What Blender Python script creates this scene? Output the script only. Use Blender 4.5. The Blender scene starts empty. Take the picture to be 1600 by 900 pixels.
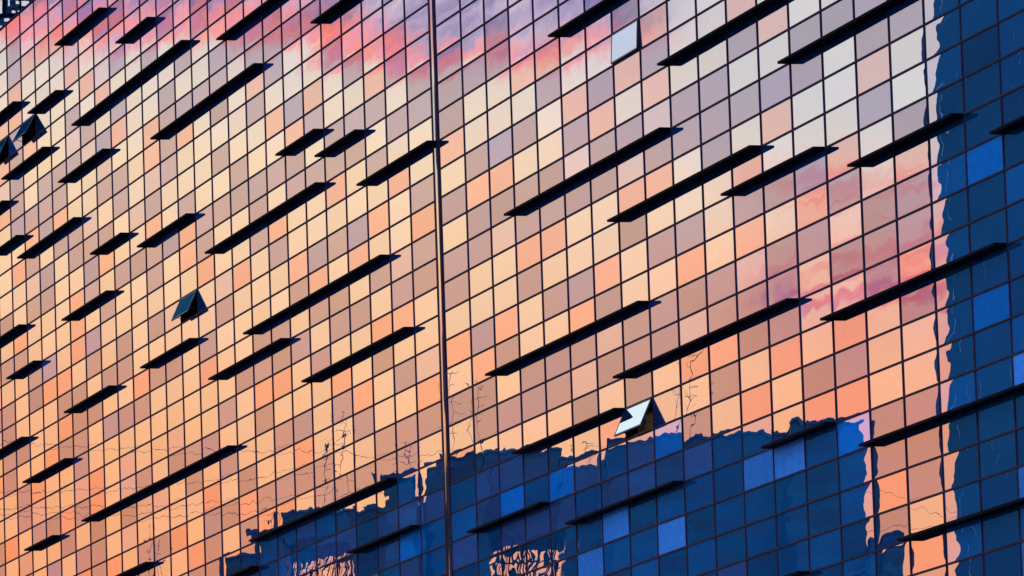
import bpy, bmesh, math, random
from mathutils import Vector

random.seed(7)
S = bpy.context.scene
COL = S.collection
R_ = math.radians

# ------------------------------------------------------------------ camera
F_PX = 11000.0                       # focal length in pixels of a 1600 px wide frame
PITCH, ROLL = 0.135324, -0.033931
cd = bpy.data.cameras.new('camera')
cam = bpy.data.objects.new('camera', cd)
COL.objects.link(cam)
S.camera = cam
cd.sensor_fit = 'HORIZONTAL'
cd.sensor_width = 36.0
cd.lens = F_PX / 1600 * 36.0
cd.clip_start = 1.0
cd.clip_end = 60000.0
cp, sp, cr, sr = math.cos(PITCH), math.sin(PITCH), math.cos(ROLL), math.sin(ROLL)
FWD = Vector((0, cp, sp))
UP0 = Vector((0, -sp, cp))
RIGHT = Vector((cr, 0, 0)) + UP0 * sr
UP = UP0 * cr - Vector((sr, 0, 0))
from mathutils import Matrix
cam.matrix_world = Matrix(((RIGHT.x, UP.x, -FWD.x, 0), (RIGHT.y, UP.y, -FWD.y, 0), (RIGHT.z, UP.z, -FWD.z, 0), (0, 0, 0, 1)))
GROUND_Z = -1.7

# ------------------------------------------------------------------ the facade plane
PHI = 0.277035
T = Vector((math.sin(PHI), -math.cos(PHI), 0))        # along the facade, towards the near end
N = Vector((-math.cos(PHI), -math.sin(PHI), 0))       # outward
Z = Vector((0, 0, 1))
O = Vector((-2.730109, 289.356681, 48.135204))        # a mullion / transom crossing
W, H, GAP = 3.593495, 1.2, 1.652857                    # bay width, pane height, joint between the two sections
def FP(s, z, d=0.0):                                   # s metres along, z metres above crossing row 0, d metres outward
    return O + T * s + Z * z + N * d
def reflect(v):
    return v - 2 * v.dot(N) * N
def reflect_pt(p):
    return p - 2 * (p - O).dot(N) * N
# directions of the town that the facade mirrors
MF, MR, MU = reflect(FWD), reflect(RIGHT), reflect(UP)

# ------------------------------------------------------------------ sky
def lin(c):
    return tuple(((v / 255) / 12.92 if v / 255 <= .04045 else ((v / 255 + .055) / 1.055) ** 2.4) for v in c)

world = bpy.data.worlds.new('World')
S.world = world
world.use_nodes = True
nt = world.node_tree
nt.nodes.clear()
class G:
    """small helper to write node maths as expressions"""
    def __init__(s, tree): s.t = tree
    def m(s, op, a, b=None, c=None, clamp=False):
        n = s.t.nodes.new('ShaderNodeMath'); n.operation = op; n.use_clamp = clamp
        for i, v in enumerate((a, b, c)):
            if v is None: continue
            if isinstance(v, (int, float)): n.inputs[i].default_value = v
            else: s.t.links.new(v, n.inputs[i])
        return n.outputs[0]
    def dot(s, a, vec):
        n = s.t.nodes.new('ShaderNodeVectorMath'); n.operation = 'DOT_PRODUCT'
        s.t.links.new(a, n.inputs[0]); n.inputs[1].default_value = vec
        return n.outputs['Value']
    def ss(s, x, lo, hi, a=0.0, b=1.0):
        n = s.t.nodes.new('ShaderNodeMapRange'); n.interpolation_type = 'SMOOTHSTEP'
        s.t.links.new(x, n.inputs[0])
        n.inputs[1].default_value = lo; n.inputs[2].default_value = hi
        n.inputs[3].default_value = a; n.inputs[4].default_value = b
        return n.outputs[0]
    def lr(s, x, lo, hi, a=0.0, b=1.0):
        n = s.t.nodes.new('ShaderNodeMapRange')
        s.t.links.new(x, n.inputs[0])
        n.inputs[1].default_value = lo; n.inputs[2].default_value = hi
        n.inputs[3].default_value = a; n.inputs[4].default_value = b
        return n.outputs[0]
    def mix(s, f, a, b, mode='MIX'):
        n = s.t.nodes.new('ShaderNodeMix'); n.data_type = 'RGBA'; n.blend_type = mode
        if isinstance(f, (int, float)): n.inputs[0].default_value = f
        else: s.t.links.new(f, n.inputs[0])
        for i, v in ((6, a), (7, b)):
            if isinstance(v, tuple): n.inputs[i].default_value = (*v[:3], 1)
            else: s.t.links.new(v, n.inputs[i])
        return n.outputs[2]
    def ramp(s, x, stops, interp='LINEAR'):
        n = s.t.nodes.new('ShaderNodeValToRGB'); n.color_ramp.interpolation = interp
        e = n.color_ramp.elements
        while len(e) > 1: e.remove(e[-1])
        for i, (p, c) in enumerate(stops):
            el = e[0] if i == 0 else e.new(p)
            el.position = p; el.color = (*c, 1)
        s.t.links.new(x, n.inputs[0])
        return n.outputs[0]
    def vec(s, x, y, z=0.0):
        n = s.t.nodes.new('ShaderNodeCombineXYZ')
        for i, v in enumerate((x, y, z)):
            if isinstance(v, (int, float)): n.inputs[i].default_value = v
            else: s.t.links.new(v, n.inputs[i])
        return n.outputs[0]
    def noise(s, v, scale, detail=4.0, rough=.55, dist=0.0):
        n = s.t.nodes.new('ShaderNodeTexNoise'); n.noise_dimensions = '3D'
        s.t.links.new(v, n.inputs['Vector'])
        n.inputs['Scale'].default_value = scale; n.inputs['Detail'].default_value = detail
        n.inputs['Roughness'].default_value = rough; n.inputs['Distortion'].default_value = dist
        return n.outputs['Fac'], n.outputs['Color']

g = G(nt)
tc = nt.nodes.new('ShaderNodeTexCoord')
D_ = tc.outputs['Generated']
df = g.m('MAXIMUM', g.dot(D_, MF), .08)
# angles across and above the sunset, in units of 1/11000 radian
px = g.m('ADD', g.m('MULTIPLY', g.m('DIVIDE', g.dot(D_, MR), df), F_PX), 800)
py = g.m('SUBTRACT', 450, g.m('MULTIPLY', g.m('DIVIDE', g.dot(D_, MU), df), F_PX))
# sunset gradient, horizon upwards
grad = g.ramp(g.lr(py, 1500, -3000), [
    (0.00, lin((255, 160, 98))), (0.111, lin((255, 177, 118))), (0.155, lin((255, 190, 136))), (0.20, lin((255, 202, 152))), (0.244, lin((255, 214, 170))),
    (0.275, lin((253, 223, 186))), (0.30, lin((240, 223, 204))), (0.333, lin((214, 208, 214))),
    (0.38, lin((196, 204, 222))), (0.50, lin((205, 226, 240))), (0.66, lin((228, 246, 250))), (1.0, lin((190, 225, 250)))])
# the right part of the sky is greyer high up and pinker low down
rgt = g.ss(px, 780, 1300)
grey = g.m('MULTIPLY', rgt, g.ss(py, 420, 120))
col = g.mix(g.m('MULTIPLY', g.ss(px, 650, 950), .5), grad, g.mix(1.0, grad, (.97, .93, 1.1), 'MULTIPLY'))
col = g.mix(grey, col, lin((215, 214, 215)))
low = g.m('MULTIPLY', g.ss(px, 950, 1350), g.m('MULTIPLY', g.ss(py, 330, 520), g.ss(py, 1000, 620)))
col = g.mix(g.m('MULTIPLY', low, .75), col, lin((255, 178, 132)))
col = g.mix(g.m('MULTIPLY', g.ss(px, 800, 0), g.m('MULTIPLY', g.ss(py, 380, 800), .55)), col, lin((255, 172, 108)))
# cloud bank along the top, pink below and violet grey above
sk = g.vec(g.m('MULTIPLY', g.m('ADD', px, g.m('MULTIPLY', py, .55)), .0045), g.m('MULTIPLY', g.m('SUBTRACT', py, g.m('MULTIPLY', px, -.35)), .012), 0.0)
n1, n1c = g.noise(sk, 1.0, 5, .58, .6)
n2, _ = g.noise(sk, 2.3, 4, .6, .3)
wig = g.m('MULTIPLY', g.m('SUBTRACT', n1, .5), 150)
edge = g.m('ADD', py, wig)
mound = g.m('MULTIPLY', g.ss(px, 380, 680), g.ss(px, 1000, 760))
edge = g.m('SUBTRACT', edge, g.m('MULTIPLY', mound, 42))
bank = g.m('MULTIPLY', g.ss(edge, 92, 42), g.m('MULTIPLY', g.ss(px, 1120, 900), g.m('MULTIPLY', g.ss(px, -900, 0), g.ss(py, -240, -70))))
pinks = g.ramp(n2, [(.30, lin((206, 164, 206))), (.42, lin((246, 158, 176))), (.55, lin((255, 146, 134))), (.68, lin((255, 178, 158)))])
high = g.ramp(n1, [(.32, lin((128, 126, 160))), (.5, lin((178, 160, 200))), (.66, lin((214, 196, 208)))])
bankc = g.mix(g.ss(g.m('ADD', edge, g.m('MULTIPLY', g.ss(px, 450, 850), -45)), 26, -34), pinks, high)
col = g.mix(g.m('MULTIPLY', bank, .92), col, bankc)
# streaks at the right: thin coral and rose wisps, then a denser bar
sk2 = g.vec(g.m('MULTIPLY', px, .0042), g.m('MULTIPLY', g.m('ADD', py, g.m('MULTIPLY', px, .20)), .020), 3.7)
n3, _ = g.noise(sk2, 1.0, 3, .5, .15)
rose = g.m('MULTIPLY', g.ss(px, 1090, 1300), g.m('MULTIPLY', g.ss(py, 215, 320), g.ss(py, 600, 480)))
col = g.mix(g.m('MULTIPLY', rose, .35), col, lin((226, 170, 176)))
st = g.m('MULTIPLY', rose, g.ss(n3, .50, .72))
col = g.mix(g.m('MULTIPLY', st, .7), col, g.ramp(n3, [(.5, lin((248, 172, 166))), (.62, lin((248, 138, 124))), (.76, lin((226, 150, 166)))]))
bar = g.m('ABSOLUTE', g.m('SUBTRACT', g.m('ADD', py, g.m('MULTIPLY', g.m('SUBTRACT', n1, .5), 70)), g.m('MULTIPLY_ADD', px, -.10, 588)))
bar = g.m('MULTIPLY', g.ss(bar, 26, 4), g.m('MULTIPLY', g.ss(px, 1150, 1260), g.ss(n2, .34, .5)))
col = g.mix(g.m('MULTIPLY', bar, .85), col, g.mix(g.ss(n2, .4, .62), lin((246, 116, 104)), lin((206, 132, 166))))
# dome away from the sunset: deep blue dusk
el = g.dot(D_, (0, 0, 1))
dome = g.ramp(g.lr(el, -.1, 1.0), [(0.0, (.05, .07, .12)), (.09, (.10, .16, .34)), (.25, (.13, .30, .72)), (.55, (.14, .42, 1.05)), (1.0, (.12, .36, 1.0))])
front = g.m('MULTIPLY', g.ss(g.dot(D_, MF), .72, .93), g.ss(el, -.02, .02))
col = g.mix(front, dome, col)
bg = nt.nodes.new('ShaderNodeBackground'); bg.inputs['Strength'].default_value = 1.0
nt.links.new(col, bg.inputs['Color'])
sky = nt.nodes.new('ShaderNodeTexSky'); sky.sky_type = 'NISHITA'; sky.sun_disc = False
SUN_DIR = (MF + MR * (-1600 - 800) / F_PX - Z * .075).normalized()
SUN_DIR.z = math.sin(R_(3)); SUN_DIR.normalize()
sky.sun_elevation = R_(3.0)
sky.sun_rotation = math.atan2(SUN_DIR.x, SUN_DIR.y)
bg2 = nt.nodes.new('ShaderNodeBackground')
nt.links.new(sky.outputs[0], bg2.inputs['Color'])
nt.links.new(g.m('MULTIPLY', g.m('SUBTRACT', 1.0, front), .05), bg2.inputs['Strength'])
addn = nt.nodes.new('ShaderNodeAddShader')
nt.links.new(bg.outputs[0], addn.inputs[0]); nt.links.new(bg2.outputs[0], addn.inputs[1])
wo = nt.nodes.new('ShaderNodeOutputWorld')
nt.links.new(addn.outputs[0], wo.inputs['Surface'])

sl = bpy.data.lights.new('sun', 'SUN'); sl.energy = 0.35; sl.angle = R_(.5); sl.color = (1, .55, .3)
so = bpy.data.objects.new('sun', sl); COL.objects.link(so)
so.rotation_euler = SUN_DIR.to_track_quat('Z', 'Y').to_euler()

S.view_settings.view_transform = 'Standard'
S.view_settings.look = 'None'
S.view_settings.exposure = 0.0
S.view_settings.gamma = 1.0

# ------------------------------------------------------------------ materials
def mat(name, base, rough=.6, metal=0.0, var=.0, scale=3.0, spec=.5):
    m = bpy.data.materials.new(name); m.use_nodes = True
    t = m.node_tree; b = t.nodes['Principled BSDF']
    b.inputs['Roughness'].default_value = rough; b.inputs['Metallic'].default_value = metal
    b.inputs['Specular IOR Level'].default_value = spec
    h = G(t)
    co = t.nodes.new('ShaderNodeTexCoord').outputs['Object']
    f, _ = h.noise(co, scale, 4, .6)
    c = h.mix(h.ss(f, .3, .7), tuple(v * (1 - var) for v in base), tuple(v * (1 + var) for v in base))
    t.links.new(c, b.inputs['Base Color'])
    return m

def glass_material():
    m = bpy.data.materials.new('coated_glass'); m.use_nodes = True
    t = m.node_tree; t.nodes.clear(); h = G(t)
    def attr(n):
        a = t.nodes.new('ShaderNodeAttribute'); a.attribute_name = n; return a
    uv = t.nodes.new('ShaderNodeUVMap'); uv.uv_map = 'UVMap'
    sx = t.nodes.new('ShaderNodeSeparateXYZ'); t.links.new(uv.outputs[0], sx.inputs[0])
    seed = attr('seed'); ss_ = t.nodes.new('ShaderNodeSeparateXYZ'); t.links.new(seed.outputs['Vector'], ss_.inputs[0])
    r1, r2, r3 = ss_.outputs
    pu = h.m('MULTIPLY_ADD', sx.outputs[0], 2, -1)
    pv = h.m('MULTIPLY_ADD', sx.outputs[1], 2, -1)
    def odd(p, k):                                     # p^k keeping the sign
        q = h.m('MULTIPLY', p, p); o = p
        for _ in range(k // 2): o = h.m('MULTIPLY', o, q)
        return o
    amp = h.m('MULTIPLY_ADD', r3, .0016, .0010)
    bu = h.m('MULTIPLY_ADD', h.m('MULTIPLY', pv, pv), -.75, 1.0); bv = h.m('MULTIPLY_ADD', h.m('MULTIPLY', pu, pu), -.6, 1.0)
    # insulating-glass bulge, steepest along the edges, plus roller waves and a small setting error per pane
    co = h.vec(h.m('MULTIPLY_ADD', r1, 50, h.m('MULTIPLY', sx.outputs[0], 1.6)), h.m('MULTIPLY_ADD', r2, 50, sx.outputs[1]), r3)
    _, wc = h.noise(co, 1.7, 1.6, .5)
    ws = t.nodes.new('ShaderNodeSeparateXYZ'); t.links.new(wc, ws.inputs[0])
    at = h.m('ADD', h.m('MULTIPLY', h.m('MULTIPLY', odd(pu, 3), bu), amp), h.m('MULTIPLY', h.m('SUBTRACT', ws.outputs[0], .5), .0030))
    at = h.m('ADD', at, h.m('MULTIPLY', h.m('SUBTRACT', r1, .5), .0008))
    az = h.m('ADD', h.m('MULTIPLY', h.m('MULTIPLY', odd(pv, 3), bv), h.m('MULTIPLY', amp, 2.4)), h.m('MULTIPLY', h.m('SUBTRACT', ws.outputs[1], .5), .0075))
    az = h.m('ADD', az, h.m('MULTIPLY', h.m('SUBTRACT', r2, .5), .0028))
    geo = t.nodes.new('ShaderNodeNewGeometry')
    def vscale(vec, s):
        n = t.nodes.new('ShaderNodeVectorMath'); n.operation = 'SCALE'; n.inputs[0].default_value = vec
        t.links.new(s, n.inputs['Scale']); return n.outputs[0]
    def vadd(a, b):
        n = t.nodes.new('ShaderNodeVectorMath'); n.operation = 'ADD'
        t.links.new(a, n.inputs[0]); t.links.new(b, n.inputs[1]); return n.outputs[0]
    nn = t.nodes.new('ShaderNodeVectorMath'); nn.operation = 'NORMALIZE'
    t.links.new(vadd(geo.outputs['Normal'], vadd(vscale(T, at), vscale(Z, az))), nn.inputs[0])
    # dust film: barely visible, breaks up the flat tint
    dirt, _ = h.noise(co, 5, 5, .65)
    gl = t.nodes.new('ShaderNodeBsdfGlossy'); gl.inputs['Roughness'].default_value = 0.0
    t.links.new(nn.outputs[0], gl.inputs['Normal'])
    dk = h.lr(dirt, .3, .7, 1.0, .955)
    t.links.new(h.mix(1.0, attr('tint').outputs['Color'], dk, 'MULTIPLY'), gl.inputs['Color'])
    df = t.nodes.new('ShaderNodeBsdfDiffuse')
    t.links.new(h.mix(1.0, attr('body').outputs['Color'], h.lr(dirt, .3, .7, .85, 1.15), 'MULTIPLY'), df.inputs['Color'])
    ad = t.nodes.new('ShaderNodeAddShader')
    t.links.new(gl.outputs[0], ad.inputs[0]); t.links.new(df.outputs[0], ad.inputs[1])
    o = t.nodes.new('ShaderNodeOutputMaterial'); t.links.new(ad.outputs[0], o.inputs['Surface'])
    return m

M_GLASS = glass_material()
M_MULL = mat("anodised_mullion", (.095, .036, .050), .8, 0, .25, 2, .05)
M_TRAN = mat('bronze_transom', (.10, .052, .068), .8, 0, .25, 2, .05)
M_FIN = mat('dark_fin_paint', (.004, .007, .014), .8, 0, .3, 1.5, .03)
M_SEAM = mat('polished_cover_strip', (.85, .76, .72), .04, 1.0, .1, 1)
M_CORE = mat('dark_interior', (.012, .02, .035), .8, 0, .2, 1)
M_SASH = mat('sash_frame_paint', (.012, .022, .045), .4, 0, .2, 3)
M_REVEAL_GLOW = mat('orange_reveal_glow', (.75, .46, .04), .7, 0, .4, 4)  # orange light inside the reveal, put into the colour
M_GROUND = mat('asphalt', (.05, .05, .052), .9, 0, .25, .05)

# ------------------------------------------------------------------ object helpers
def link(o, parent=None):
    COL.objects.link(o)
    if parent: o.parent = parent
    return o
def build(name, bm, m, parent=None):
    me = bpy.data.meshes.new(name); bm.normal_update(); bm.to_mesh(me); bm.free()
    if m: me.materials.append(m)
    return link(bpy.data.objects.new(name, me), parent)
def empty(name, label, cat, loc, group=None):
    o = bpy.data.objects.new(name, None); o.empty_display_size = 1; COL.objects.link(o); o.location = loc
    tag(o, label, cat, group); return o
def tag(o, label=None, cat=None, group=None, kind=None):
    if label: o['label'] = label
    if cat: o['category'] = cat
    if group: o['group'] = group
    if kind: o['kind'] = kind
    return o
def hexa(bm, pts):
    """box from 8 points: bottom ring 0-3, top ring 4-7"""
    v = [bm.verts.new(p) for p in pts]
    fs = [bm.faces.new([v[i] for i in q]) for q in ((3, 2, 1, 0), (4, 5, 6, 7), (0, 1, 5, 4), (1, 2, 6, 5), (2, 3, 7, 6), (3, 0, 4, 7))]
    bmesh.ops.recalc_face_normals(bm, faces=fs)
    return v
def fbox(bm, s0, s1, z0, z1, d0, d1):
    ring = [(s0, d0), (s1, d0), (s1, d1), (s0, d1)]
    hexa(bm, [FP(s, z0, d) - BASE for s, d in ring] + [FP(s, z1, d) - BASE for s, d in ring])
def tube(bm, pts, r, sides=5):
    prev = None
    for i, p in enumerate(pts):
        a = (pts[min(i + 1, len(pts) - 1)] - pts[max(i - 1, 0)]).normalized()
        x = a.cross(Z if abs(a.z) < .9 else Vector((1, 0, 0))).normalized(); y = a.cross(x)
        ring = [bm.verts.new(p + x * (r * math.cos(k * 2 * math.pi / sides)) + y * (r * math.sin(k * 2 * math.pi / sides))) for k in range(sides)]
        if prev:
            for k in range(sides): bm.faces.new((prev[k], prev[(k + 1) % sides], ring[(k + 1) % sides], ring[k]))
        else: bm.faces.new(ring[::-1])
        prev = ring
    bm.faces.new(prev)

# ------------------------------------------------------------------ ground
bm = bmesh.new()
bmesh.ops.create_grid(bm, x_segments=8, y_segments=8, size=20000)
gr = build('ground', bm, M_GROUND); gr.location = (0, 0, GROUND_Z); tag(gr, kind='structure')

# ------------------------------------------------------------------ the glass building
NU, NV = 28, 31                       # bays right and left of the joint
R_TOP = -15
R_BOT = int((O.z - GROUND_Z) / H)     # whole rows down to the ground
Z_TOP, Z_BOT = -R_TOP * H, GROUND_Z - O.z
def s_line(k):                        # k >= 0: right bays, k < 0: left bays (k = -1 is left line 0)
    return k * W if k >= 0 else -GAP + (k + 1) * W
S_L, S_R = s_line(-1 - NV), s_line(NU)
BASE = FP((S_L + S_R) / 2, Z_BOT, -10)
tower = empty('glass_building', 'glass curtain wall tower mirroring the sunset sky, with dark fins and open hopper windows', 'building', BASE)

PANE_CLASS = {}
# which glass each bay carries: bay, first row, then row by row downwards
# l clear, o warm, m smoky, p pale, v violet; t n b g B L: blue of the mirrored dark town put into the body, blinds in B L
PANE_ROWS = '''3 -1 lloLm
4 0 lomL
5 0 lllom
6 1 llmo
7 1 m.olm
8 2 omop
9 2 lllmm
10 3 llmm
11 3 omlml
12 4 olmo
13 4 lmmll
14 5 mlll
15 5 mmoml
16 6 mllm
17 7 tttt
18 7 tntt
19 8 bnn
3 4 lmmom
4 4 lmmol
5 5 pmllv
6 5 mmllo
7 6 poml
8 6 molml
9 7 llvo
10 7 mlllm
11 8 omop
12 8 lmlm
13 9 voml
14 9 omlm
15 10 lmmm
16 10 ommo
17 11 bttt
18 11 Bttn
19 11 tbbt
3 9 llmm
4 9 mlmml
5 10 ompm
6 10 mpmlo
7 10 lmmm.
8 11 mmll
9 11 mpolm
10 12 moml
11 12 mmlo
12 12 mmoll
13 13 llmo
14 13 loml
14 16 o
15 14 lllm
16 14 mllm
17 15 ttbt
18 15 Bntt
19 14 nnbLt
2 15 Bgt
3 13 lgbgt
4 14 lBgtt
5 14 lgbbL
6 15 bgLb
7 15 ggtb
8 15 BgbLn
9 16 gbtb
10 16 bbbt
11 16 tLtbn
12 17 Ltbb
13 17 bttbn
14 17 Bbbnb
15 18 momn
16 18 mmlo
17 19 ttbn
18 19 tntn
0 -3 llmmm
1 -2 llmll
2 -2 lmmll
0 2 olmlm
1 3 mommL
2 3 vompl
0 7 mlolml
1 8 lvomm
2 8 lomlm
0 13 otbgn
1 13 lggbt
2 13 lg
-2 -3 llmml
-3 -4 lomlm
-4 -5 lllomL
-5 -5 olmlm
-6 -6 momllm
-7 -6 mllom
-8 -7 lmllvo
-9 -7 mmmlo
-10 -8 lmmom
-11 -8 lmlll
-12 -9 plmmml
-13 -9 mllml
-14 -10 llmlmo
-15 -10 mllmm
-2 2 lmomm
-3 1 lollp
-4 1 mlolm
-5 0 mllvol
-6 0 molml
-7 -1 lmllvo
-8 -1 mmllo
-9 -2 lmloml
-10 -2 lmmml
-2 7 llpom
-3 6 molmlm
-4 6 lomll
-5 6 mllom
-6 5 mmlom
-7 5 mlmll
-8 4 mlmllv
-9 4 lmmol
-10 3 llmmom
-2 12 llgbb
-3 12 mbgBg
-4 11 mmlgg
-5 11 lmltn
-6 10 llmlgg
-7 10 lmmbg
-8 10 omlgb
-9 9 mlmobb
-10 9 llmob'''
for ln_ in PANE_ROWS.splitlines():
    k_, r_, st_ = ln_.split()
    for i_, ch_ in enumerate(st_):
        kk_, rr_ = int(k_), int(r_) + i_
        if ch_ == 'L' and (kk_ < 0 or rr_ < 11): ch_ = 'l'
        PANE_CLASS[(kk_, rr_)] = ch_

TINT = {'l': ((.97, .94, .90), (.010, .030, .09)), 'c': ((.97, .94, .90), (.010, .030, .09)),
        'o': ((.98, .69, .62), (.006, .020, .07)), 'm': ((.60, .525, .56), (.016, .046, .14)),
        'p': ((.86, .77, .82), (.016, .045, .13)), 'v': ((.58, .54, .62), (.026, .075, .22))}
BODY = {'t': (.0, .085, .17), 'b': (.002, .115, .265), 'B': (.0, .29, .74), 'L': (.12, .40, .84), 'g': (.062, .100, .225), 'n': (.003, .055, .135)}  # mirrored town's blue put into the pane body colour

def pane_style(k, r):
    c = PANE_CLASS.get((k, r))
    rnd = random.random()
    if (c is None or c == '.') and (k > 16 or (r > 15 and k > -8)):
        c = 't' if rnd < .3 else 'b' if rnd < .6 else 'n' if rnd < .8 else 'g' if rnd < .9 else 'L'
    elif c is None or c == '.':
        c = 'l' if rnd < .48 else 'o' if rnd < .62 else 'm' if rnd < .90 else 'p' if rnd < .96 else 'v'
    if c in TINT:
        tint, body = TINT[c]
    else:
        tint, body = (.80, .70, .72), BODY[c]
        if c in 'BL': tint = (.7, .66, .72)
    if c == 'm' and k < 0: tint = tuple(v * 1.08 for v in tint)
    j = random.uniform(-.045, .045); j2 = random.uniform(-.02, .02)
    tint = (tint[0] * (1 + j), tint[1] * (1 + j + j2), tint[2] * (1 + j + 2 * j2))
    bj = random.uniform(.65, 1.35)
    sd = (random.random(), random.random(), random.random())
    if k == 15 and 17 < r < 22: sd = (.02, sd[1], 1.0)          # badly seated, strongly bulging units
    if k in (14, 16, 17): sd = (sd[0], sd[1], .45 + .55 * sd[2])
    return tint, tuple(b * bj for b in body), sd

OPEN = {(-1 - 12 - 1, 2): (25, 'n'), (7, 14): (25, 'w'), (-1 - 22 - 1, -10): (30, 'n'), (-1 - 24 - 1, -10): (26, 'n'), (7, 2): (3.2, 'w')}
panes = []
for side in (0, 1):
    for i in range(NU if side == 0 else NV):
        k = i if side == 0 else -1 - i - 1      # line on the pane's left
        s0, s1 = s_line(k), s_line(k + 1) if k + 1 != 0 else s_line(-1)
        if side == 1:
            s0, s1 = -GAP - (i + 1) * W, -GAP - i * W
        if k == 0: s0 = -.43
        if k == -2: s1 = -1.26
        for r in range(R_TOP, R_BOT):
            panes.append((k, r, s0, s1))
def project(p):
    x, y, z = p.dot(RIGHT), p.dot(FWD), p.dot(UP)
    return 800 + F_PX * x / y, 450 - F_PX * z / y
def area_in_frame(pn):
    k, r, s0, s1 = pn
    q = [project(FP(s, z)) for s, z in ((s0, -r * H), (s1, -r * H), (s1, -(r + 1) * H), (s0, -(r + 1) * H))]
    cx, cy = sum(a for a, b in q) / 4, sum(b for a, b in q) / 4
    if not (0 < cx < 1600 and 0 < cy < 900): return 0
    return abs(sum(q[i][0] * q[(i + 1) % 4][1] - q[(i + 1) % 4][0] * q[i][1] for i in range(4))) / 2
order = sorted([p for p in panes if (p[0], p[1]) not in OPEN], key=area_in_frame, reverse=True)
def pane_mesh(lst, origin):
    bm = bmesh.new(); uvl = bm.loops.layers.uv.new('UVMap')
    data = []
    for (k, r, s0, s1) in lst:
        f = bm.faces.new([bm.verts.new(FP(s, z) - origin) for s, z in ((s0, -(r + 1) * H), (s1, -(r + 1) * H), (s1, -r * H), (s0, -r * H))])
        for lp, q in zip(f.loops, ((0, 0), (1, 0), (1, 1), (0, 1))): lp[uvl].uv = q
        data.append(pane_style(k, r))
    me = bpy.data.meshes.new('window_pane'); bm.normal_update()
    if bm.faces and (bm.faces[:] [0].normal.dot(N) < 0): bmesh.ops.reverse_faces(bm, faces=bm.faces[:])
    bm.to_mesh(me); bm.free()
    glass_attrs(me, data)
    return me
def glass_attrs(me, data):
    for nm, ix in (('tint', 0), ('body', 1)):
        a = me.attributes.new(nm, 'FLOAT_COLOR', 'FACE')
        for i, d in enumerate(data): a.data[i].color = (*d[ix], 1)
    a = me.attributes.new('seed', 'FLOAT_VECTOR', 'FACE')
    for i, d in enumerate(data): a.data[i].vector = d[2]
    me.materials.append(M_GLASS)
for pn in order[:100]:
    o = link(bpy.data.objects.new('window_pane', pane_mesh([pn], BASE)), tower)
o = link(bpy.data.objects.new('window_pane', pane_mesh(order[100:], BASE)), tower); tag(o, kind='stuff')

# body behind the glass
bm = bmesh.new(); fbox(bm, S_L, S_R, Z_BOT, Z_TOP - .05, -22, -1.6); build('core_wall', bm, M_CORE, tower)
# end walls and roof edge close the cavity
for s0, s1 in ((S_L - .3, S_L - .02), (S_R + .02, S_R + .3)):
    bm = bmesh.new(); fbox(bm, s0, s1, Z_BOT, Z_TOP, -22.1, .02); build('end_wall', bm, M_CORE, tower)
bm = bmesh.new(); fbox(bm, S_L - .3, S_R + .3, Z_TOP + .002, Z_TOP + .07, -22.2, .06); build('roof_coping', bm, M_MULL, tower)

# mullions, transoms
MD, TD = .031, .037
lines = [s_line(i) for i in range(1, NU + 1)] + [-GAP - i * W for i in range(1, NV + 1)]
for s in lines:
    bm = bmesh.new(); fbox(bm, s - .045, s + .045, Z_BOT, Z_TOP - .003, -.12, MD); build('mullion', bm, M_MULL, tower)
for r in range(R_TOP, R_BOT + 1):
    bm = bmesh.new(); z = -r * H
    fbox(bm, S_L, -1.27, z - .033, z + .033, -.13, TD); fbox(bm, -.42, S_R, z - .033, z + .033, -.13, TD)
    build('transom', bm, M_TRAN, tower)
# the joint: two dark jambs and a polished rounded cover strip
for s0, s1 in ((-1.30, -1.06), (-.63, -.39)):
    bm = bmesh.new(); fbox(bm, s0, s1, Z_BOT, Z_TOP - .004, -.14, .05); build('joint_jamb', bm, M_MULL, tower)
bm = bmesh.new()
# long thin trim, slightly twisted along its height, so that it catches now the sunset, now the dark tower
twist = [(0, .3), (2, -.2), (3, 2.6), (6, 3.2), (7, .2), (10.5, -.4), (12, 3.0), (14.5, 3.4), (15.5, .3), (30, 0), (80, 0)]
def tw(zz):
    j = (Z_TOP - zz) / H - 11.8
    for (j0, t0), (j1, t1) in zip(twist, twist[1:]):
        if j0 <= j <= j1: return t0 + (t1 - t0) * (j - j0) / (j1 - j0)
    return .3
rows = []
for q in range((R_BOT - R_TOP) * 3 + 1):
    z = Z_TOP - q * H / 3; th = math.radians(tw(z)); ring = []
    for e in (-1, -.5, 0, .5, 1):
        cr_ = .0015 * (1 - e * e)
        ring.append(bm.verts.new(FP(-.845 + .15 * e, z, .035 + cr_ - .15 * e * math.tan(th)) - BASE))
    rows.append(ring)
for a, b in zip(rows, rows[1:]):
    for i in range(4):
        f = bm.faces.new((a[i], a[i + 1], b[i + 1], b[i])); f.smooth = True
bm.normal_update()
if bm.faces[:][0].normal.dot(N) < 0: bmesh.ops.reverse_faces(bm, faces=bm.faces[:])
build('joint_cover', bm, M_SEAM, tower)
bm = bmesh.new(); fbox(bm, -1.11, -.58, Z_BOT, Z_TOP - .006, -.2, -.02); build('joint_backing', bm, M_MULL, tower)

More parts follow.
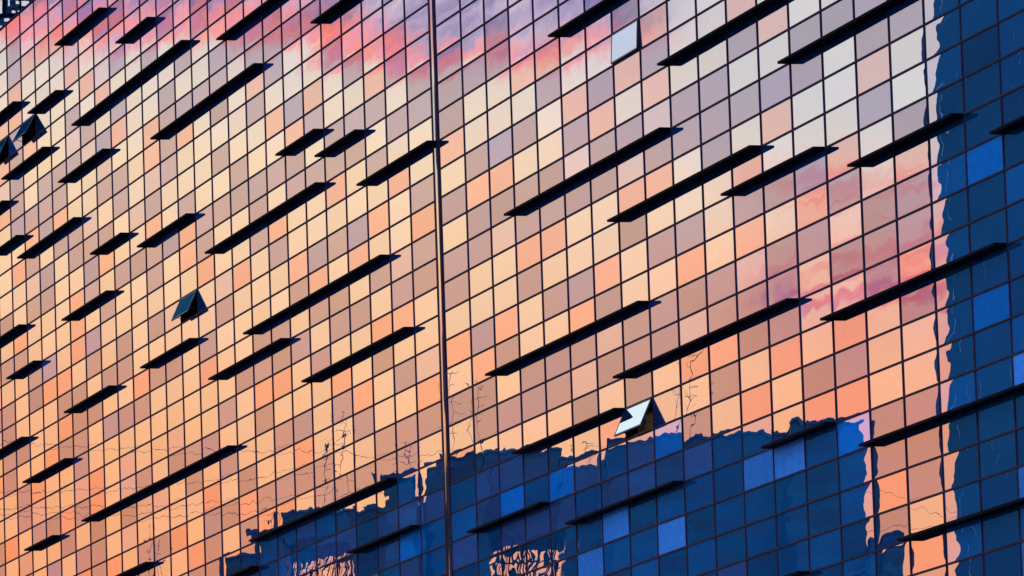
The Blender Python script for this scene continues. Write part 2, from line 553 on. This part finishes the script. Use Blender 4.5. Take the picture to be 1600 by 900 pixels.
# horizontal fins: (first line, last line, row); lines count bays from the joint, v to the left
FV = [(20, 17, -12), (16, 14, -10), (19, 12, -8), (14, 8, -5), (10, 6, -7), (22, 20, -10), (26, 23, -11), (5, 2, -5), (7, 5, -1), (5, 3, 0),
      (11, 5, 1), (9, 2, 5), (24, 21, -8), (20, 17, -6), (26, 24, -7), (25, 23, -5), (23, 19, -4), (18, 16, -2), (15, 12, -1), (26, 23, -1),
      (20, 17, 0), (24, 22, 1), (20, 17, 4), (15, 12, 4), (11, 7, 6), (6, 1, 8), (9, 2, 13), (4, 1, 15), (14, 9, 14), (26, 23, 4), (23, 20, 6), (19, 10, 9), (23, 21, 9), (18, 15, 12)]
FU = [(2, 8, 11), (7, 13, 13), (3, 7, 14), (14, 19, 14), (15, 23, 18), (12, 14, 17), (16, 22, 21), (9, 13, 21), (5, 9, 17), (1, 4, 16), (5, 9, 1), (9, 15, 4),
      (13, 19, 6), (15, 18, 10), (19, 23, 11), (3, 9, 6), (7, 12, 8), (11, 14, 9), (18, 23, 16)]
FU = FU[:-1]
def fin(s0, s1, r):
    z = -r * H
    bm = bmesh.new()
    fbox(bm, s0, s1, z - .046, z + .044, .005, .47)
    build('sunshade_fin', bm, M_FIN, tower)
for a, b, r in FV: fin(-GAP - a * W, -GAP - b * W, r)
for a, b, r in FU: fin(a * W, b * W, r)
fin(-GAP - 3 * W, -.55, 2)

# open hopper windows
def open_window(k, r, ang, look):
    s0, s1 = (k * W, (k + 1) * W) if k >= 0 else (-GAP - (-k - 1) * W, -GAP - (-k - 2) * W)
    a = math.radians(ang)
    hz = -r * H - .035                       # hinge
    L = H - .075
    e = .05                                  # inset from the mullions
    dn, dv = math.sin(a), -math.cos(a)        # direction from hinge to the free edge
    nn, nv = math.cos(a), math.sin(a)         # outer face normal
    def P(s, l, tt): return FP(s, hz + dv * l + nv * tt, .045 + dn * l + nn * tt) - BASE
    def bar(bm, sa, sb, la, lb, ta, tb):
        ring = [(sa, la), (sb, la), (sb, lb), (sa, lb)]
        hexa(bm, [P(s, l, ta) for s, l in ring] + [P(s, l, tb) for s, l in ring])
    bm = bmesh.new(); fw = .10; A, B = s0 + e, s1 - e
    bar(bm, A, A + fw, 0, L, -.06, .006); bar(bm, B - fw, B, 0, L, -.06, .006)
    bar(bm, A + fw, B - fw, 0, .05, -.059, .005); bar(bm, A + fw, B - fw, L - .06, L, -.059, .005)
    w = build('open_window', bm, M_SASH, tower)
    bm = bmesh.new(); uvl = bm.loops.layers.uv.new('UVMap')
    f = bm.faces.new([bm.verts.new(P(s, l, .001)) for s, l in ((A + fw, L - .06), (B - fw, L - .06), (B - fw, .05), (A + fw, .05))])
    for lp, q in zip(f.loops, ((0, 0), (1, 0), (1, 1), (0, 1))): lp[uvl].uv = q
    f2 = bm.faces.new([bm.verts.new(P(s, l, -.03)) for s, l in ((A + fw, L - .06), (A + fw, .05), (B - fw, .05), (B - fw, L - .06))])
    bm.normal_update()
    if f.normal.dot(N) < 0: bmesh.ops.reverse_faces(bm, faces=bm.faces[:])
    me = bpy.data.meshes.new('sash_glass'); bm.to_mesh(me); bm.free()
    d = ((.99, .99, .99), (.01, .03, .06), (.5, .5, .5)) if look == 'w' else ((.012, .045, .07), (.003, .055, .10), (.5, .5, .5))
    glass_attrs(me, [d, ((.2, .25, .3), (.01, .03, .06), (.5, .5, .5))])
    link(bpy.data.objects.new('sash_glass', me), w)
    # dark reveal of the opening
    bm = bmesh.new(); z0, z1 = -(r + 1) * H + .03, -r * H - .03
    fbox(bm, s0 + .045, s1 - .045, z0, z1, -1.55, -1.5)
    fbox(bm, s0 + .045, s0 + .09, z0, z1, -1.5, -.02); fbox(bm, s1 - .09, s1 - .045, z0, z1, -1.5, -.02)
    fbox(bm, s0 + .09, s1 - .09, z0, z0 + .04, -1.5, -.02); fbox(bm, s0 + .09, s1 - .09, z1 - .04, z1, -1.5, -.02)
    build('window_reveal', bm, M_SASH, tower)
    if ang > 10:
        # stays: a strut from the jamb to the free corner on both sides
        for s in (A + .03, B - .03):
            bm = bmesh.new(); tube(bm, [FP(s, -(r + 1) * H + .25, .04) - BASE, P(s, L * .8, -.07)], .018, 6); build('stay_arm', bm, M_SASH, w)
    if look == 'w' and ang > 10:
        bm = bmesh.new(); fbox(bm, s0 + 1.2, s1 - .12, z0 + .05, z0 + .75, -.14, -.10); build('reveal_glow_panel', bm, M_REVEAL_GLOW, tower)  # added panel whose colour stands for orange light in the opening
for (k, r), (ang, look) in OPEN.items(): open_window(k, r, ang, look)

# ------------------------------------------------------------------ the town opposite, seen mirrored in the glass
def town(x, y, dist):
    """a point of the town: the direction in which the facade shows it, and its distance along the light's path"""
    d = FWD + RIGHT * ((x - 800) / F_PX) + UP * ((450 - y) / F_PX)
    return reflect_pt(d * (dist / d.y))
M_BLOCK = [mat('shaded_cladding', c, .5, 0, .25, .15) for c in ((.004, .110, .155), (.006, .105, .145), (.016, .13, .175))]
M_TOWN_GLASS = mat('blue_window_band', (.003, .055, .075), .25, 0, .3, .2)
M_TOWER = mat('tower_cladding', (.002, .105, .145), .4, 0, .2, .06)
M_TRIM_GLINT = mat('pale_trim_glint', (.7, .7, .68), .5, 0, .1, 1)  # pale trim, also painted glints on the tower's edges
M_STEEL = mat('dark_steel', (.05, .045, .05), .5, 0, .2, 1)
BACK = MF.copy(); BACK.z = 0; BACK.normalize()
def footprint(x0, x1, y, dist, depth):
    a, b = town(x0, y, dist), town(x1, y, dist)
    return a, b, (a.z + b.z) / 2, depth
def slab(bm, a, b, z0, z1, d0, d1, org, BACK=BACK):
    q = [Vector((p.x, p.y, 0)) for p in (a, b)]
    ring = [q[0] + BACK * d0, q[1] + BACK * d0, q[1] + BACK * d1, q[0] + BACK * d1]
    hexa(bm, [Vector((p.x, p.y, z0)) - org for p in ring] + [Vector((p.x, p.y, z1)) - org for p in ring])
def block(name, label, x0, x1, ytop, dist, depth=25, m=0, z_low=None, bays=8, floor=3.4, group='office blocks opposite the glass tower', parapet=True, back=BACK):
    yr = max(ytop, 420)                  # upright edges: take their place at a height inside the picture
    a, b = town(x0, yr, dist), town(x1, yr, dist)
    zt = (town(x0, ytop, dist).z + town(x1, ytop, dist).z) / 2; zb = GROUND_Z if z_low is None else z_low
    org = Vector(((a.x + b.x) / 2, (a.y + b.y) / 2, GROUND_Z))
    o = empty(name, label, 'building', org, group)
    bm = bmesh.new(); slab(bm, a, b, zb, zt, 0, depth, org, back); build('wall', bm, M_BLOCK[m] if isinstance(m, int) else m, o)
    if parapet:
        bm = bmesh.new(); e = (b - a).normalized() * .25
        slab(bm, a - e, b + e, zt + .003, zt + .35, -.3, depth + .3, org, back); build('roof', bm, M_BLOCK[(m + 1) % 3] if isinstance(m, int) else M_TRIM_GLINT, o)
    bm = bmesh.new(); n = 0
    z = zt - 2.6
    while z > max(zb + 1, zt - 60):
        for i in range(bays):
            p = a.lerp(b, (i + .16) / bays); q = a.lerp(b, (i + .84) / bays)
            slab(bm, p, q, z, z + 1.7, -.06, .1, org); n += 1
        z -= floor
    w = build('window', bm, M_TOWN_GLASS, o); tag(w, kind='stuff')
    return o, a, b, zt, org
# right: the tall tower, its flank turned away
aside = reflect(FWD + RIGHT * ((1474 + 60 - 800) / F_PX)); aside.z = 0; aside.normalize()
o, a, b, zt, org = block('tower_block', 'dark blue high rise mirrored along the right edge of the glass', 1474, 2700, -2600, 760, 60, M_TOWER, bays=18, floor=3.6, group=None, parapet=True, back=aside)
rr = random.Random(21)
bm = bmesh.new(); z = GROUND_Z + 40
while z < 150:                            # glint lines of the corner put in as pale trim lengths, some missing
    ln = rr.uniform(.8, 4.5); t0 = rr.choice((.009, .009, .010, .0125))
    if rr.random() < .72:
        p = a.lerp(b, t0); q = a.lerp(b, t0 + rr.uniform(.0005, .0013)); slab(bm, p, q, z, z + ln, -.3, -.1, org)
    z += ln + rr.uniform(.05, 1.2)
for _ in range(40):                       # lit edges of panels further in, put in as pale slivers
    t0 = rr.uniform(.015, .22); z = rr.uniform(50, 140)
    p = a.lerp(b, t0); q = a.lerp(b, t0 + rr.uniform(.0003, .001)); slab(bm, p, q, z, z + rr.uniform(.3, 2.2), -.3, -.1, org)
build('corner_trim_glints', bm, M_TRIM_GLINT, o)
L_ = 'office_block'
block(L_, 'flat roofed blue office block mirrored just right of the facade joint', 690, 756, 716, 700, 30, 0)
block(L_, 'office block with a storey left open for orange glints, mirrored low beside the joint', 754, 878, 708, 720, 18, 1, z_low=town(800, 838, 720).z)
block(L_, 'lower office block mirrored left of the white open window', 876, 952, 724, 700, 30, 2)
block(L_, 'long blue office block mirrored below the white open window', 946, 1246, 686, 690, 34, 0, bays=16)
block(L_, 'highest of the mirrored roofs, beside the bright gap at the right', 1232, 1352, 664, 680, 30, 1)
block(L_, 'low roof mirrored at the foot of the bright gap', 1374, 1412, 840, 660, 20, 2, bays=3)
block(L_, 'stub of a roof mirrored at the bottom of the bright gap', 1300, 1380, 905, 640, 20, 0, bays=3)
block(L_, 'narrow block mirrored just left of the facade joint', 668, 694, 733, 700, 25, 1, bays=3)
block(L_, 'broad block mirrored behind the notch left of the joint', 560, 700, 792, 710, 25, 0)
block(L_, 'block mirrored left of the bright notch', 598, 651, 748, 690, 25, 2, bays=5)
block(L_, 'stepped block mirrored above the lattice at the bottom', 436, 566, 803, 730, 18, 1, z_low=town(500, 846, 730).z)
block(L_, 'small block mirrored lowest at the left end of the skyline', 396, 440, 836, 700, 25, 0, bays=4)
block(L_, 'last low block of the mirrored skyline, at bottom left', 352, 404, 872, 700, 25, 2, bays=5)
block(L_, 'block mirrored below the lattice between two fins', 546, 610, 800, 705, 25, 1, bays=5)
block(L_, 'block under the left lattice, mirrored at the lower edge', 412, 452, 845, 715, 20, 1, bays=5)
#TOWN2#
# invented open lattices; low sky between the posts stands in for orange window glints
def lattice(label, x0, x1, y0, y1, dist, seed):
    rr = random.Random(seed)
    a, b = town(x0, y0, dist), town(x1, y0, dist)
    org = Vector(((a.x + b.x) / 2, (a.y + b.y) / 2, GROUND_Z))
    o = empty('glint_lattice', label, 'framework', org)
    x = x0
    while x < x1:
        w = rr.uniform(1.5, 6)
        p, q = town(x, y1 + 60, dist), town(x + rr.uniform(-3, 3), y0 - 6, dist)
        bm = bmesh.new(); tube(bm, [p - org, q - org], w * .04, 5); build('post', bm, M_STEEL, o)
        x += rr.uniform(5, 13)
    y = y0 + 8
    while y < y1 + 40:
        bm = bmesh.new(); tube(bm, [town(x0, y, dist) - org, town(x1, y + rr.uniform(-3, 3), dist) - org], rr.uniform(.06, .22), 5); build('rail', bm, M_STEEL, o)
        y += rr.uniform(24, 44)
    for _ in range(3):
        xx = rr.uniform(x0, x1 - 15); yy = rr.uniform(y0, y1)
        bm = bmesh.new(); tube(bm, [town(xx, yy + 14, dist) - org, town(xx + 14, yy, dist) - org], .12, 5); build('brace', bm, M_STEEL, o)
lattice('added open lattice for orange window glints, mirrored right of the joint', 756, 876, 838, 905, 722, 4)
lattice('added open lattice for orange window glints, mirrored at the bottom left of the joint', 452, 546, 846, 905, 732, 9)

# aerials and overhead cables
def mast(label, x, y0, y1, dist, arms, seed, group='rooftop aerials'):
    rr = random.Random(seed)
    foot = town(x, y0, dist); org = Vector((foot.x, foot.y, foot.z))
    o = empty('roof_aerial', label, 'aerial', org, group)
    top = Vector((foot.x, foot.y, town(x, y1, dist).z))
    bm = bmesh.new(); tube(bm, [Vector((0, 0, 0)), top - org], .05, 5); build('pole', bm, M_STEEL, o)
    side = MR.copy(); side.z = 0; side.normalize()
    for i in range(arms):
        z = (top.z - org.z) * (1 - .75 * i / max(1, arms)) - .1
        l = rr.uniform(.5, 1.5)
        bm = bmesh.new(); tube(bm, [Vector((0, 0, z + rr.uniform(-.5, .3))) - side * l * rr.uniform(0, .9), Vector((0, 0, z)), Vector((0, 0, z + rr.uniform(-.5, .6))) + side * l * rr.uniform(.2, 1)], .03, 4); build('arm', bm, M_STEEL, o)
mast('tall thin ladder aerial mirrored above the long fin left of the joint', 538, 800, 640, 690, 9, 1)
mast('small grid aerial mirrored on a pane left of the joint', 510, 812, 690, 690, 4, 2)
mast('bent aerial mirrored close to the joint', 640, 790, 694, 690, 5, 3)
mast('slim aerial mirrored right beside the joint', 706, 716, 585, 690, 5, 5)
mast('second slim aerial mirrored right of the joint', 748, 716, 600, 690, 4, 6)
mast('aerial mirrored above the small step of the skyline at left', 425, 846, 800, 690, 3, 12)
mast('thin pole mirrored among the orange panes at bottom left', 236, 905, 815, 690, 3, 7)
mast('shorter thin pole mirrored among the orange panes at bottom left', 250, 905, 842, 690, 3, 8)
mast('aerial mirrored on the roof left of the white open window', 920, 724, 698, 690, 3, 11)
def twig_tree(label, x, y0, y1, dist, seed):
    rr = random.Random(seed)
    foot = town(x, y0, dist)
    o = empty('bare_tree', label, 'tree', foot)
    side = MR.copy(); side.z = 0; side.normalize()
    hgt = town(x, y1, dist).z - foot.z
    bt = bmesh.new(); bc = bmesh.new()
    pts = [Vector((0, 0, 0))]
    for i in range(6): pts.append(pts[-1] + Z * hgt / 6 + side * rr.uniform(-.25, .25))
    tube(bt, pts, .06, 5); build('trunk', bt, M_STEEL, o)
    for i in range(16):
        p = pts[rr.randint(2, 6)] + Z * rr.uniform(-.3, .2)
        d = (side * rr.choice((-1, 1)) * rr.uniform(.5, 1) + Z * rr.uniform(-.1, .9) + BACK * rr.uniform(-.4, .4))
        q = [p]
        for j in range(4): q.append(q[-1] + d * rr.uniform(.2, .5) + Vector((rr.uniform(-.15, .15), rr.uniform(-.15, .15), rr.uniform(-.2, .2))))
        tube(bc, q, .028, 4)
    build('crown', bc, M_STEEL, o)
twig_tree('bare twiggy tree mirrored above the roofs right of the white open window', 1072, 690, 552, 690, 5)
def cable(label, x0, y0, x1, y1, sag, dist=690, r=.026):
    a, b = town(x0, y0, dist), town(x1, y1, dist)
    pts = []
    for i in range(25):
        t = i / 24; p = a.lerp(b, t); p.z -= sag * 4 * t * (1 - t); pts.append(p)
    bm = bmesh.new(); tube(bm, [p - a for p in pts], r, 4)
    o = build('overhead_cable', bm, M_STEEL); o.location = a
    tag(o, label, 'cable', 'overhead cables mirrored in the glass')
cable('overhead cable mirrored highest across the lower left panes', -120, 680, 538, 706, .6)
cable('overhead cable mirrored from the ladder aerial to the joint', 538, 706, 706, 700, .8)
cable('overhead cable mirrored just above the long lower left fin', -120, 770, 538, 728, .8)
cable('overhead cable mirrored below the long lower left fin', -120, 792, 640, 760, .9)
cable('lowest overhead cable mirrored at the left', -120, 800, 425, 800, .4)
cable('overhead cable mirrored across the bright gap at right', 1340, 760, 1490, 806, .15)
cable('lower overhead cable mirrored across the bright gap', 1340, 826, 1490, 815, .25)

# behind the roof line at the top left: a dark blue neighbour with pale gaps in its crown
def ahead(x, y, dist):
    d = FWD + RIGHT * ((x - 800) / F_PX) + UP * ((450 - y) / F_PX)
    return d * (dist / d.y)
M_NEIGH = mat('navy_panel', (.008, .09, .20), .4, 0, .5, .25)
M_PALE = mat('pale_panel', (.75, .68, .72), .5, 0, .15, .3)
c0, c1 = ahead(-260, 450, 640), ahead(70, 450, 640)
org = Vector(((c0.x + c1.x) / 2, c0.y, GROUND_Z))
nb = empty('neighbour_tower', 'dark blue tower with pale gaps in its crown, behind the roof line at top left', 'building', org)
def nbox(bm, x0, x1, y0, y1, d0, d1):
    p, q = ahead(x0, (y0 + y1) / 2, 640), ahead(x1, (y0 + y1) / 2, 640)
    za, zb = ahead((x0 + x1) / 2, y1, 640).z, ahead((x0 + x1) / 2, y0, 640).z
    if y1 > 400: za = GROUND_Z
    ring = [Vector((p.x, 640 + d0, 0)), Vector((q.x, 640 + d0, 0)), Vector((q.x, 640 + d1, 0)), Vector((p.x, 640 + d1, 0))]
    hexa(bm, [v + Z * za - org for v in ring] + [v + Z * zb - org for v in ring])
bm = bmesh.new(); nbox(bm, -260, 70, 56, 900, 0, 25); build('wall', bm, M_NEIGH, nb)
holes = ((-6, 3, -12, 20), (12, 16, -12, 9), (25, 31, 1, 5), (33, 46, 1, 8), (18, 25, 15, 21), (26, 30, 14, 18), (7, 16, 27, 34), (-7, 2, 40, 46), (48, 56, -12, -4))
bm = bmesh.new()                       # pierced crown: small plates with gaps where the sky shows through
for i in range(-20, 26):
    for j in range(-5, 19):
        cx, cy = i * 3 + 1.5, j * 3 + 1.5
        if any(a_ < cx < b_ and c_ < cy < d_ for a_, b_, c_, d_ in holes): continue
        nbox(bm, i * 3, i * 3 + 3.02, j * 3 - .02, j * 3 + 3, random.uniform(0, .3), random.uniform(.4, .7))
build('crown', bm, M_NEIGH, nb)
for x0, x1, y0, y1 in ((4, 9, -20, 24), (30.5, 33, -20, 30), (-8, 40, 22, 25)):
    bm = bmesh.new(); nbox(bm, x0, x1, y0, y1, -.5, -.03); build('crown_rib', bm, M_FIN, nb)
